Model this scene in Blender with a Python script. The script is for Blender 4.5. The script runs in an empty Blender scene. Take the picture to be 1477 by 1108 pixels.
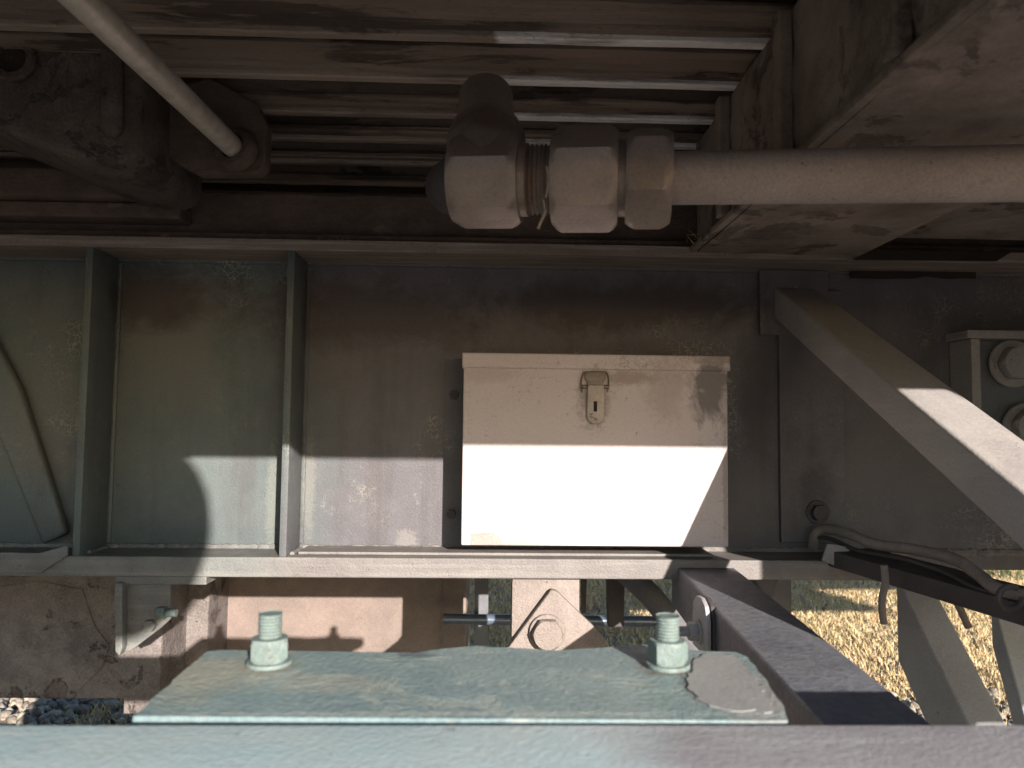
import bpy, bmesh, math, random
import numpy as np
from mathutils import Vector, Matrix, Euler
random.seed(7); rng = np.random.default_rng(7)
S = bpy.context.scene
COL = S.collection
H = 1.1                                   # eye height above the ground (all coordinates below are relative to the eye)

# ---------------------------------------------------------------- camera, sky, sun, exposure
F = 26/36*1477
YAW, PITCH, ROLL = math.radians(1.6), math.radians(3.5), math.radians(0.63)
RC = (Matrix.Rotation(-YAW, 3, 'Z') @ Matrix.Rotation(math.pi/2+PITCH, 3, 'X') @ Matrix.Rotation(ROLL, 3, 'Z'))
cd = bpy.data.cameras.new('camera'); cam = bpy.data.objects.new('camera', cd); COL.objects.link(cam)
cam.matrix_world = Matrix.Translation((0, 0, H)) @ RC.to_4x4()
cd.lens = 26; cd.sensor_width = 36; cd.clip_start = 0.01; cd.clip_end = 500
cd.dof.use_dof = True; cd.dof.focus_distance = 1.4; cd.dof.aperture_fstop = 7.0
S.camera = cam
TE, TA = 0.27, 0.38
LDIR = Vector((-TA, 1, -TE)).normalized()
w = bpy.data.worlds.new('World'); S.world = w; w.use_nodes = True
nt = w.node_tree; bg = nt.nodes['Background']
sky = nt.nodes.new('ShaderNodeTexSky'); sky.sky_type = 'NISHITA'; sky.sun_disc = False; sky.dust_density = 0.4; sky.ozone_density = 2.5
sky.sun_elevation = math.atan2(TE, math.hypot(1, TA)); sky.sun_rotation = math.atan2(TA, -1)
nt.links.new(sky.outputs[0], bg.inputs[0]); bg.inputs[1].default_value = 0.15
sl = bpy.data.lights.new('sun', 'SUN'); sl.energy = 5.0; sl.angle = math.radians(0.5); sl.color = (1, 0.945, 0.89)
so = bpy.data.objects.new('sun', sl); COL.objects.link(so); so.rotation_euler = LDIR.to_track_quat('-Z', 'Y').to_euler(); so.location = (0, -5, 6)
S.view_settings.view_transform = 'Standard'; S.view_settings.look = 'None'
S.view_settings.gamma = 1; S.view_settings.use_curve_mapping = False
S.view_settings.exposure = 1.35
S.render.engine = 'CYCLES'
S.cycles.max_bounces = 10; S.cycles.diffuse_bounces = 7

# ---------------------------------------------------------------- helpers: points
def ray(px, py): return RC @ Vector(((px-738.5)/F, -(py-554)/F, -1))
def P(px, py, Y): d = ray(px, py); return d*(Y/d.y)
def PZ(px, py, z): d = ray(px, py); return d*(z/d.z)
def PX(px, py, X): d = ray(px, py); return d*(X/d.x)

# ---------------------------------------------------------------- helpers: materials
def N(t, ty, **kw):
    n = t.nodes.new(ty)
    for k, v in kw.items(): setattr(n, k, v)
    return n
def metal(name, c1, c2, spot=None, amt=0.45, scale=5, rough=0.7, bump=0.35, stretch=(1,1,1), dust=None, dustamt=0.0,
          veins=None, veinamt=0.0, met=0.0, spec=0.3, fine=0.2, split=None, splitcol=None, smear=None, grit=220, stain_shade=(), chip=.03, undul=.5, scr=1.0):
    m = bpy.data.materials.new(name); m.use_nodes = True; t = m.node_tree; L = t.links.new
    b = t.nodes['Principled BSDF']; b.inputs['Metallic'].default_value = met
    b.inputs['Specular IOR Level'].default_value = spec
    geo = N(t, 'ShaderNodeNewGeometry'); mp = N(t, 'ShaderNodeMapping'); mp.inputs['Scale'].default_value = stretch
    L(geo.outputs['Position'], mp.inputs['Vector']); V = mp.outputs[0]
    def noise(s, d=6, r=0.6, off=0, dist=0.0):
        n = N(t, 'ShaderNodeTexNoise'); n.noise_dimensions = '4D'; n.inputs['W'].default_value = off
        n.inputs['Scale'].default_value = s; n.inputs['Detail'].default_value = d; n.inputs['Roughness'].default_value = r
        n.inputs['Distortion'].default_value = dist
        L(V, n.inputs['Vector']); return n.outputs['Fac']
    def ramp(src, a, c):
        r = N(t, 'ShaderNodeMapRange'); r.inputs[1].default_value = a; r.inputs[2].default_value = c; L(src, r.inputs[0]); return r.outputs[0]
    def mix(f, A, B, mode='MIX'):
        x = N(t, 'ShaderNodeMix', data_type='RGBA', blend_type=mode)
        if isinstance(f, float): x.inputs[0].default_value = f
        else: L(f, x.inputs[0])
        for q, i in ((A, 6), (B, 7)):
            if isinstance(q, tuple): x.inputs[i].default_value = (*q[:3], 1)
            else: L(q, x.inputs[i])
        return x.outputs[2]
    def mul(a, bb):
        x = N(t, 'ShaderNodeMath', operation='MULTIPLY')
        for q, i in ((a, 0), (bb, 1)):
            if isinstance(q, (float, int)): x.inputs[i].default_value = q
            else: L(q, x.inputs[i])
        return x.outputs[0]
    col = mix(ramp(noise(scale, 5, .6, 1), .35, .65), c1, c2)
    rg = rough; height = noise(grit, 3, .6, 3)
    if split is not None:      # (axis position in metres, softness, direction) a second colour beginning there; painted flare tint on girder and beam
        x = N(t, 'ShaderNodeSeparateXYZ'); L(geo.outputs['Position'], x.inputs[0])
        a = N(t, 'ShaderNodeMath', operation='MULTIPLY_ADD'); L(noise(split[3] if len(split) > 3 else 9, 6, .65, 8, 1.0), a.inputs[0]); a.inputs[1].default_value = split[1]; L(x.outputs[0], a.inputs[2])
        f = ramp(a.outputs[0], split[0]+split[1]*.35, split[0]+split[1]*(.62 if split[2] else .45))
        col = mix(f, col, splitcol)
    if spot is not None:
        f = ramp(noise(scale*2.2, 9, .7, 5, .6), amt+.12, amt+.12+chip)
        fm = mul(f, 0.85); col = mix(fm, col, spot)
        h2 = N(t, 'ShaderNodeMath', operation='MULTIPLY_ADD'); L(f, h2.inputs[0]); h2.inputs[1].default_value = -.5; L(height, h2.inputs[2]); height = h2.outputs[0]
    if smear is not None:      # long thin streaks along the stretch
        mp2 = N(t, 'ShaderNodeMapping'); mp2.inputs['Scale'].default_value = smear[1]; L(geo.outputs['Position'], mp2.inputs['Vector'])
        n = N(t, 'ShaderNodeTexNoise'); n.inputs['Scale'].default_value = 1; n.inputs['Detail'].default_value = 7; n.inputs['Roughness'].default_value = .65; L(mp2.outputs[0], n.inputs['Vector'])
        col = mix(mul(ramp(n.outputs['Fac'], .5, .66), smear[2]), col, smear[0])
    if dust is not None:       # settled pale dust, more on upward faces
        x = N(t, 'ShaderNodeSeparateXYZ'); L(geo.outputs['Normal'], x.inputs[0])
        up = ramp(x.outputs[2], -.2, .9)
        a = N(t, 'ShaderNodeMath', operation='MULTIPLY_ADD'); L(up, a.inputs[0]); a.inputs[1].default_value = .5; a.inputs[2].default_value = .5
        col = mix(mul(mul(ramp(noise(scale*3, 8, .75, 9), .42, .7), a.outputs[0]), dustamt), col, dust)
    if veins is not None:
        dn = N(t, 'ShaderNodeTexNoise'); dn.inputs['Scale'].default_value = 45; dn.inputs['Detail'].default_value = 4; L(geo.outputs['Position'], dn.inputs['Vector'])
        av = N(t, 'ShaderNodeMix', data_type='VECTOR'); av.inputs[0].default_value = .035; L(geo.outputs['Position'], av.inputs[4]); L(dn.outputs['Color'], av.inputs[5])
        v = N(t, 'ShaderNodeTexVoronoi', feature='DISTANCE_TO_EDGE'); v.inputs['Scale'].default_value = 75; L(av.outputs[1], v.inputs['Vector'])
        f = ramp(v.outputs['Distance'], .07, .015)
        g = ramp(noise(scale*.9, 7, .7, 12), .54, .66)
        col = mix(mul(mul(f, g), veinamt), col, veins)
    # hair scratches and small dark pits
    for sc_, off_, colr, am_ in ((scale*6, 51, (.30,.27,.25), .16), (scale*5, 57, (.05,.035,.03), .45)):
        ab = N(t, 'ShaderNodeMath', operation='SUBTRACT'); L(noise(sc_, 3, .75, off_), ab.inputs[0]); ab.inputs[1].default_value = .5
        a2 = N(t, 'ShaderNodeMath', operation='ABSOLUTE'); L(ab.outputs[0], a2.inputs[0])
        col = mix(mul(mul(ramp(a2.outputs[0], .007, .0015), ramp(noise(scale*1.3, 5, .7, off_+1), .50, .60)), am_*scr), col, colr)
    col = mix(mul(ramp(noise(max(60, scale*12), 4, .7, 61), .64, .70), .55*scr), col, (.06,.042,.035))
    for c_, rad, sc, am, ns in stain_shade:      # local stains, scratches, dirt, painted shade and light, with ragged borders
        mm = N(t, 'ShaderNodeMapping', vector_type='TEXTURE'); mm.inputs['Location'].default_value = (c_[0], c_[1], c_[2]+H); mm.inputs['Scale'].default_value = rad
        L(geo.outputs['Position'], mm.inputs['Vector']); ln = N(t, 'ShaderNodeVectorMath', operation='LENGTH'); L(mm.outputs[0], ln.inputs[0])
        q = N(t, 'ShaderNodeMath', operation='MULTIPLY_ADD'); L(noise(ns, 8, .72, 40, 1.2), q.inputs[0]); q.inputs[1].default_value = 2.2; 
        q2 = N(t, 'ShaderNodeMath', operation='ADD'); L(ln.outputs['Value'], q2.inputs[0]); q2.inputs[1].default_value = -1.1; L(q2.outputs[0], q.inputs[2])
        col = mix(mul(ramp(q.outputs[0], .95, .45), am), col, sc)
    sp = ramp(noise(grit*1.3, 4, .7, 15), .3, .75)
    col = mix(fine, col, mix(sp, (0.25, .24, .23), (1.9, 1.9, 1.9)), 'MULTIPLY')
    L(col, b.inputs['Base Color'])
    r = N(t, 'ShaderNodeMapRange'); L(noise(scale*4, 5, .6, 20), r.inputs[0]); r.inputs[3].default_value = max(.05, rg-.15); r.inputs[4].default_value = min(1, rg+.2)
    L(r.outputs[0], b.inputs['Roughness'])
    hb = N(t, 'ShaderNodeMath', operation='ADD'); L(height, hb.inputs[0]); L(mul(noise(scale*5, 6, .65, 30), undul), hb.inputs[1])
    bm_ = N(t, 'ShaderNodeBump'); bm_.inputs['Strength'].default_value = bump; bm_.inputs['Distance'].default_value = .0025; L(hb.outputs[0], bm_.inputs['Height'])
    L(bm_.outputs[0], b.inputs['Normal'])
    return m
M = {}
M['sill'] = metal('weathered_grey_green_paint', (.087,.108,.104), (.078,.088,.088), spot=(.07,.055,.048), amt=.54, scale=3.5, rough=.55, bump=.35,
                  dust=(.20,.185,.165), dustamt=.35, veins=(.36,.34,.25), veinamt=.75, split=(-.36,.5,True,3.0), splitcol=(.092,.082,.087), undul=.9, smear=((.058,.048,.045), (16,16,1.4), .5),  # green left and pinkish right are lens flare tint painted in
                  stain_shade=[(P(585,778,1.5),(.03,.05,.025),(.2,.18,.155),.5,80), (P(255,500,1.5),(.12,.05,.22),(.13,.115,.10),.5,6), (P(500,450,1.5),(.36,.05,.09),(.045,.034,.031),.7,8),  # near black patches along the top paint shade below the flange
                          (P(392,720,1.5),(.016,.05,.14),(.20,.20,.16),.35,70), (P(446,700,1.5),(.016,.05,.14),(.20,.19,.16),.35,70), (P(900,440,1.5),(.38,.05,.07),(.045,.032,.028),.8,8),
                          (P(1176,700,1.5),(.05,.05,.08),(.055,.045,.043),.6,12), (P(1090,560,1.5),(.05,.05,.2),(.06,.05,.048),.6,9), (P(230,430,1.5),(.16,.05,.09),(.045,.033,.029),.75,9),
                          (P(1330,660,1.5),(.30,.05,.18),(.15,.125,.11),.7,6), (P(110,790,1.5),(.05,.05,.02),(.24,.22,.19),.6,60), (P(60,600,1.5),(.12,.05,.2),(.12,.105,.098),.5,6)])  # first pale patch here paints light into the shaded right web
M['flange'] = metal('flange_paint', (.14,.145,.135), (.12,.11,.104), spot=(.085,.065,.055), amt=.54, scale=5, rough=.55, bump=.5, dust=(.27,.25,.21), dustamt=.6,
                  smear=((.22,.20,.175), (3,60,90), .6), split=(-.36,.5,True,3.0), splitcol=(.145,.125,.117))  # the green to pinkish split imitates lens flare in the colour
M['box'] = metal('cream_pink_box_paint', (.52,.43,.425), (.46,.385,.38), spot=(.34,.25,.22), amt=.58, scale=4, rough=.5, bump=.22, dust=(.55,.48,.43), dustamt=.3,
                  veins=(.16,.105,.085), veinamt=.75, fine=.12,
                  stain_shade=[(P(1028,560,1.385),(.06,.1,.085),(.12,.10,.10),.9,14), (P(1035,520,1.38),(.05,.1,.012),(.2,.16,.14),.7,30), (P(857,575,1.385),(.04,.1,.07),(.20,.145,.125),.65,60),
                          (P(905,545,1.385),(.07,.1,.018),(.22,.15,.12),.6,80), (P(740,783,1.385),(.12,.1,.007),(.30,.20,.15),.6,60), (P(960,560,1.385),(.05,.1,.09),(.33,.26,.235),.45,50),
                          (P(700,540,1.385),(.10,.1,.02),(.38,.29,.255),.5,25), (P(1046,700,1.385),(.006,.1,.16),(.28,.2,.17),.6,60)])
M['latch'] = metal('latch_steel', (.40,.33,.29), (.30,.24,.21), spot=(.15,.09,.06), amt=.5, scale=30, rough=.5, met=.2, bump=.3)
M['soot'] = metal('black_sooty_underside', (.012,.010,.009), (.009,.007,.006), rough=.9, scale=3)  # near black, paints the shade in the gaps between deck ribs
M['latchdark'] = metal('dull_latch_steel', (.20,.16,.14), (.12,.09,.075), spot=(.08,.05,.035), amt=.5, scale=40, rough=.45, met=.4, bump=.4)
M['dark'] = metal('dark_gap_grime', (.02,.015,.012), (.03,.02,.015), rough=.9)  # near black painted in for the shade inside holes and slots
M['casting'] = metal('oily_cast_iron', (.09,.068,.055), (.055,.042,.034), spot=(.03,.023,.019), amt=.42, scale=6, rough=.7, bump=1.0, fine=.4, grit=160, dust=(.24,.2,.165), dustamt=.5)
M['brown'] = metal('brown_rusty_steel', (.10,.070,.054), (.06,.042,.033), spot=(.15,.105,.08), amt=.47, scale=7, rough=.85, bump=.8, stretch=(.6,1,1), dust=(.30,.23,.18), dustamt=.4)
M['ledge'] = metal('worn_ledge_steel', (.24,.19,.16), (.16,.125,.10), spot=(.10,.07,.055), amt=.54, scale=4, rough=.6, bump=.5, smear=((.42,.36,.31), (4,80,120), .6))
M['deck'] = metal('corrugated_deck_paint', (.23,.175,.14), (.10,.073,.058), spot=(.04,.028,.022), amt=.40, scale=3, stretch=(.35,2.2,1), rough=.65, bump=.45,
                  smear=((.26,.205,.165), (2.5,40,60), .5), dust=(.22,.17,.135), dustamt=.3)
M['deckedge'] = metal('rib_edge_paint', (.36,.29,.24), (.22,.17,.14), spot=(.10,.065,.05), amt=.50, scale=3, stretch=(.35,2.2,1), rough=.45, bump=.4,
                  split=(.02,.10,False,6), splitcol=(.72,.69,.67), smear=((.12,.09,.075), (5,30,60), .75))
M['bearer'] = metal('sooty_bearer_steel', (.25,.20,.165), (.12,.092,.075), spot=(.05,.036,.028), amt=.42, scale=4, rough=.75, bump=.5, dust=(.55,.46,.39), dustamt=.4, smear=((.10,.075,.06), (9,9,2), .75))
M['pipe'] = metal('dusty_grey_pipe', (.27,.225,.205), (.215,.175,.157), spot=(.20,.165,.148), amt=.5, scale=8, rough=.7, bump=.35, dust=(.33,.28,.25), dustamt=.5, fine=.25)
M['fitting'] = metal('fitting_steel', (.225,.18,.16), (.175,.138,.12), spot=(.12,.085,.07), amt=.50, scale=9, rough=.42, bump=.3, fine=.2, met=.25, spec=.5, stain_shade=[(P(700,190,.9),(.06,.1,.03),(.09,.055,.04),.7,20),(P(760,265,.85),(.01,.1,.05),(.14,.09,.065),.7,60)])
M['rod'] = metal('bare_steel_rod', (.62,.56,.49), (.45,.40,.34), spot=(.15,.1,.07), amt=.55, scale=14, rough=.35, met=.35, bump=.2, spec=.6, stretch=(3,3,3))
M['brace'] = metal('brace_paint', (.27,.245,.235), (.225,.20,.19), spot=(.13,.10,.085), amt=.55, scale=5, rough=.6, bump=.35, dust=(.34,.30,.265), dustamt=.5, smear=((.36,.32,.28), (40,6,40), .35))
M['greybrace'] = metal('grey_brace_paint', (.125,.125,.135), (.10,.097,.10), spot=(.11,.085,.07), amt=.55, scale=6, rough=.6, bump=.35, dust=(.22,.205,.19), dustamt=.4)
M['outrigger'] = metal('blue_grey_outrigger_paint', (.135,.137,.155), (.11,.11,.122), spot=(.10,.085,.075), amt=.55, scale=6, rough=.5, bump=.5, dust=(.22,.215,.21), dustamt=.5, grit=90, fine=.3)
M['legpaint'] = metal('pale_grey_strut_paint', (.34,.335,.345), (.28,.27,.27), spot=(.15,.11,.09), amt=.54, scale=6, rough=.6, bump=.4, dust=(.3,.27,.24), dustamt=.5)
M['plate'] = metal('chipped_green_plate', (.145,.20,.20), (.19,.235,.22), spot=(.255,.28,.25), amt=.44, scale=7, rough=.5, bump=.55, stretch=(.8,1,1), dust=(.33,.37,.33), dustamt=.4, fine=.25, undul=.5, stain_shade=[(PZ(290,975,-.196),(.06,.07,.1),(.30,.28,.21),.7,18),(PZ(1080,1000,-.196),(.05,.08,.1),(.27,.24,.215),.7,18),(PZ(480,985,-.196),(.07,.03,.1),(.29,.285,.235),.6,25),(PZ(700,1030,-.196),(.3,.006,.1),(.33,.35,.31),.6,30), (PZ(388,962,-.196),(.032,.024,.1),(.20,.155,.11),.75,40), (PZ(966,966,-.196),(.034,.024,.1),(.16,.13,.10),.8,40), (PZ(1000,990,-.196),(.012,.03,.1),(.07,.06,.055),.7,60), (PZ(600,945,-.196),(.02,.01,.1),(.07,.08,.09),.7,50)])  # green base tint is painted lens flare; chips and bolt rust are wear
M['flakepink'] = metal('worn_pinkish_paint', (.27,.25,.235), (.235,.225,.21), spot=(.25,.21,.17), amt=.5, scale=8, rough=.6, bump=.2, fine=.12, undul=.2, dust=(.36,.34,.3), dustamt=.4)
M['beam'] = metal('side_beam_paint', (.38,.485,.48), (.46,.53,.50), spot=(.36,.38,.33), amt=.50, scale=6, rough=.5, bump=.25, smear=((.55,.57,.53), (7,45,45), .35), split=(.12,.25,True,4), splitcol=(.31,.275,.275), dust=(.45,.45,.4), dustamt=.4, fine=.08)  # blue green left and pinkish right carry the lens flare as colour
M['bolt'] = metal('green_grey_bolt', (.12,.155,.142), (.155,.185,.165), spot=(.15,.115,.085), amt=.48, scale=25, rough=.5, bump=.5)
M['rust'] = metal('flaking_rust_sheet', (.16,.13,.12), (.105,.085,.078), spot=(.065,.042,.034), amt=.46, scale=5, rough=.9, bump=1.8, dust=(.30,.26,.23), dustamt=.85, grit=140, fine=.35)
M['rustpink'] = metal('pinkish_tank_steel', (.19,.14,.12), (.15,.115,.10), spot=(.11,.07,.055), amt=.55, scale=7, rough=.8, bump=.6, dust=(.30,.24,.19), dustamt=.5, fine=.3)
M['hanger'] = metal('pitted_hanger_paint', (.215,.17,.15), (.175,.14,.12), spot=(.15,.10,.08), amt=.56, scale=14, rough=.6, bump=1.0, dust=(.34,.29,.24), dustamt=.5)
M['darkmetal'] = metal('dark_brake_steel', (.07,.06,.06), (.045,.035,.032), spot=(.10,.06,.045), amt=.5, scale=10, rough=.6, bump=.4)
M['bluepipe'] = metal('smooth_blue_grey_pipe', (.14,.17,.22), (.11,.13,.17), rough=.3, met=.4, bump=.1, scale=8)
M['cable'] = metal('dusty_rubber_cable', (.20,.165,.145), (.14,.115,.10), rough=.8, bump=.4, scale=20, dust=(.32,.27,.23), dustamt=.6)
M['body'] = metal('wagon_body_paint', (.16,.15,.13), (.13,.11,.10), rough=.6, scale=3)
M['timber'] = metal('old_sleeper_timber', (.13,.10,.08), (.09,.07,.055), rough=.9, bump=1.2, scale=6, stretch=(4,.5,1))
M['rail'] = metal('rusted_rail', (.13,.075,.05), (.09,.05,.035), rough=.7, bump=.5)
def ground_mat():
    m = bpy.data.materials.new('dry_trackside_soil'); m.use_nodes = True; t = m.node_tree; L = t.links.new
    b = t.nodes['Principled BSDF']; b.inputs['Roughness'].default_value = .95; b.inputs['Specular IOR Level'].default_value = .1
    g = N(t, 'ShaderNodeNewGeometry')
    def no(s, w_):
        n = N(t, 'ShaderNodeTexNoise'); n.noise_dimensions = '4D'; n.inputs['W'].default_value = w_; n.inputs['Scale'].default_value = s; n.inputs['Detail'].default_value = 8; n.inputs['Roughness'].default_value = .7; L(g.outputs['Position'], n.inputs['Vector']); return n.outputs['Fac']
    r1 = N(t, 'ShaderNodeValToRGB'); L(no(2.5, 0), r1.inputs[0]); e = r1.color_ramp.elements
    e[0].position = .35; e[0].color = (.29,.26,.235,1); e[1].position = .66; e[1].color = (.40,.36,.32,1)
    n2 = e.__class__
    r2 = N(t, 'ShaderNodeValToRGB'); L(no(60, 3), r2.inputs[0]); q = r2.color_ramp.elements
    q[0].position = .35; q[0].color = (.5,.45,.4,1); q[1].position = .65; q[1].color = (1.2,1.15,1.05,1)
    x = N(t, 'ShaderNodeMix', data_type='RGBA', blend_type='MULTIPLY'); x.inputs[0].default_value = 1; L(r1.outputs[0], x.inputs[6]); L(r2.outputs[0], x.inputs[7]); L(x.outputs[2], b.inputs['Base Color'])
    bp = N(t, 'ShaderNodeBump'); bp.inputs['Strength'].default_value = .8; bp.inputs['Distance'].default_value = .02; L(no(70, 5), bp.inputs['Height']); L(bp.outputs[0], b.inputs['Normal'])
    return m
M['ground'] = ground_mat()
def island_mat(name, cols, rough=.85, trans=0.0):
    m = bpy.data.materials.new(name); m.use_nodes = True; t = m.node_tree; L = t.links.new
    b = t.nodes['Principled BSDF']; b.inputs['Roughness'].default_value = rough; b.inputs['Specular IOR Level'].default_value = .2
    g = N(t, 'ShaderNodeNewGeometry'); r = N(t, 'ShaderNodeValToRGB'); L(g.outputs['Random Per Island'], r.inputs[0])
    el = r.color_ramp.elements
    while len(el) < len(cols): el.new(.5)
    for i, c in enumerate(cols): el[i].position = i/(len(cols)-1); el[i].color = (*c, 1)
    n = N(t, 'ShaderNodeTexNoise'); n.inputs['Scale'].default_value = 90; n.inputs['Detail'].default_value = 4; L(g.outputs['Position'], n.inputs['Vector'])
    mr = N(t, 'ShaderNodeMapRange'); L(n.outputs['Fac'], mr.inputs[0]); mr.inputs[1].default_value = .3; mr.inputs[2].default_value = .7; mr.inputs[3].default_value = .65; mr.inputs[4].default_value = 1.25
    x = N(t, 'ShaderNodeMix', data_type='RGBA', blend_type='MULTIPLY'); x.inputs[0].default_value = 1; L(r.outputs[0], x.inputs[6]); L(mr.outputs[0], x.inputs[7]); L(x.outputs[2], b.inputs['Base Color'])
    return m
M['stone'] = island_mat('ballast_stone', [(.15,.125,.105),(.30,.255,.20),(.21,.18,.15),(.40,.335,.26),(.25,.21,.17)])
M['straw'] = island_mat('dry_grass_blades', [(.62,.44,.22),(.76,.56,.31),(.50,.35,.17),(.84,.65,.38),(.42,.34,.14),(.70,.46,.25)])
M['leafdry'] = island_mat('fallen_dry_leaves', [(.36,.18,.10),(.45,.28,.16),(.28,.14,.08),(.5,.36,.22)])
M['leaf'] = island_mat('hedge_leaves', [(.05,.07,.025),(.08,.11,.035),(.04,.05,.02),(.10,.12,.05)])
M['twig'] = island_mat('twigs', [(.10,.07,.05),(.14,.10,.07)])

# ---------------------------------------------------------------- helpers: objects
def mesh_obj(name, bm, mat, parent=None, smooth=False):
    bmesh.ops.recalc_face_normals(bm, faces=bm.faces)
    vs = [v.co for v in bm.verts]
    lo = Vector([min(c[i] for c in vs) for i in range(3)]); hi = Vector([max(c[i] for c in vs) for i in range(3)])
    o0 = (lo+hi)/2; o0.z = lo.z
    bmesh.ops.translate(bm, verts=bm.verts, vec=-o0)
    me = bpy.data.meshes.new(name); bm.to_mesh(me); bm.free()
    if smooth:
        me.set_sharp_from_angle(angle=math.radians(38)) if hasattr(me, 'set_sharp_from_angle') else None
        me.polygons.foreach_set('use_smooth', [True]*len(me.polygons))
        me.set_sharp_from_angle(angle=math.radians(38))
    me.materials.append(M[mat]); o = bpy.data.objects.new(name, me); COL.objects.link(o)
    wl = o0 + Vector((0, 0, H))
    if parent is not None:
        o.parent = parent; q = parent; off = Vector()
        while q is not None: off += q.location; q = q.parent
        o.location = wl - off
    else: o.location = wl
    return o
def tag(o, label=None, cat=None, group=None, kind=None):
    if label: o['label'] = label
    if cat: o['category'] = cat
    if group: o['group'] = group
    if kind: o['kind'] = kind
    return o
def thing(name, loc, label, cat, group=None):
    o = bpy.data.objects.new(name, None); COL.objects.link(o); o.location = Vector(loc)+Vector((0,0,H)); o.empty_display_size = .05
    return tag(o, label, cat, group)
def bevel(bm, w, seg=2, ang=30):
    es = [e for e in bm.edges if len(e.link_faces) == 2 and e.calc_face_angle(0) > math.radians(ang)]
    bmesh.ops.bevel(bm, geom=es, offset=w, segments=seg, affect='EDGES', profile=.6, clamp_overlap=True)
def box(bm, x0, x1, y0, y1, z0, z1):
    vs = [bm.verts.new((x, y, z)) for x in (x0, x1) for y in (y0, y1) for z in (z0, z1)]
    for f in ((0,1,3,2),(4,6,7,5),(0,4,5,1),(2,3,7,6),(0,2,6,4),(1,5,7,3)): bm.faces.new([vs[i] for i in f])
def B(x0, x1, y0, y1, z0, z1, bev=.002, seg=2):
    bm = bmesh.new(); box(bm, x0, x1, y0, y1, z0, z1); bmesh.ops.recalc_face_normals(bm, faces=bm.faces)
    if bev: bevel(bm, bev, seg)
    return bm
def prism(pts, ext, bev=.0015, seg=2, bm=None):
    new = bm is None
    if new: bm = bmesh.new()
    ext = Vector(ext); a = [bm.verts.new(Vector(p)) for p in pts]; c = [bm.verts.new(Vector(p)+ext) for p in pts]; n = len(pts)
    bm.faces.new(a); bm.faces.new(c[::-1])
    for i in range(n): bm.faces.new((a[i], c[i], c[(i+1) % n], a[(i+1) % n]))
    bmesh.ops.recalc_face_normals(bm, faces=bm.faces)
    if bev and new: bevel(bm, bev, seg)
    return bm
def frame(d):
    d = Vector(d).normalized(); up = Vector((0,0,1)) if abs(d.z) < .9 else Vector((0,1,0))
    a = d.cross(up).normalized(); return d, a, a.cross(d).normalized()
def lathe(p0, axis, prof, n=24, rot=0.0, bm=None):
    """prof: list of (distance along axis, radius)"""
    if bm is None: bm = bmesh.new()
    d, a, b = frame(axis); p0 = Vector(p0); rings = []
    for s, r in prof:
        c = p0+d*s; rings.append([bm.verts.new(c+(a*math.cos(rot+2*math.pi*k/n)+b*math.sin(rot+2*math.pi*k/n))*r) for k in range(n)])
    for i in range(len(rings)-1):
        for k in range(n): bm.faces.new((rings[i][k], rings[i][(k+1) % n], rings[i+1][(k+1) % n], rings[i+1][k]))
    bm.faces.new(rings[0][::-1]); bm.faces.new(rings[-1])
    return bm
def hexa(p0, axis, length, R, ch=None, rot=0.0, bm=None):
    """hexagonal nut with turned, chamfered ends: the hexagon clipped by a cone at each end"""
    if bm is None: bm = bmesh.new()
    d, a, b = frame(axis); p0 = Vector(p0); ch = R*.16 if ch is None else ch
    n = 36; rings = []
    def hexr(t):
        t = (t) % (math.pi/3) - math.pi/6; return R*math.cos(math.pi/6)/math.cos(t)
    for s, lim in ((0, R*.86), (ch*.6, R*.95), (ch*1.3, R*1.01), (length-ch*1.3, R*1.01), (length-ch*.6, R*.95), (length, R*.86)):
        rings.append([bm.verts.new(p0+d*s+(a*math.cos(rot+2*math.pi*k/n)+b*math.sin(rot+2*math.pi*k/n))*min(lim, hexr(2*math.pi*k/n))) for k in range(n)])
    for i in range(len(rings)-1):
        for k in range(n): bm.faces.new((rings[i][k], rings[i][(k+1) % n], rings[i+1][(k+1) % n], rings[i+1][k]))
    bm.faces.new(rings[0][::-1]); bm.faces.new(rings[-1])
    return bm
def tube(pts, r, n=12, bm=None):
    if bm is None: bm = bmesh.new()
    pts = [Vector(p) for p in pts]; rings = []; prev = None
    for i, p in enumerate(pts):
        d = (pts[min(i+1, len(pts)-1)]-pts[max(i-1, 0)]).normalized()
        if prev is None: a = frame(d)[1]
        else: a = (prev-d*prev.dot(d)).normalized()
        prev = a; b = d.cross(a); rr = r[i] if isinstance(r, (list, tuple)) else r
        rings.append([bm.verts.new(p+(a*math.cos(2*math.pi*k/n)+b*math.sin(2*math.pi*k/n))*rr) for k in range(n)])
    for i in range(len(rings)-1):
        for k in range(n): bm.faces.new((rings[i][k], rings[i][(k+1) % n], rings[i+1][(k+1) % n], rings[i+1][k]))
    bm.faces.new(rings[0][::-1]); bm.faces.new(rings[-1])
    return bm
def spline(pts, k=8):
    pts = [Vector(p) for p in pts]; out = []
    for i in range(len(pts)-1):
        p0, p1, p2, p3 = pts[max(i-1, 0)], pts[i], pts[i+1], pts[min(i+2, len(pts)-1)]
        for j in range(k):
            t = j/k; out.append(.5*((2*p1)+(p2-p0)*t+(2*p0-5*p1+4*p2-p3)*t*t+(3*p1-p0-3*p2+p3)*t**3))
    return out+[pts[-1]]
def thread(p0, axis, length, r, pitch, depth):
    prof = []; s = 0
    while s < length:
        prof += [(s, r-depth), (s+pitch*.5, r)]; s += pitch
    prof.append((length, r-depth)); return lathe(p0, axis, prof, 20)
def rough_edge(bm, amp, seed=0, cuts=0):
    r = random.Random(seed)
    for v in bm.verts: v.co += Vector((r.uniform(-1,1), r.uniform(-1,1), r.uniform(-1,1)))*amp

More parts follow.
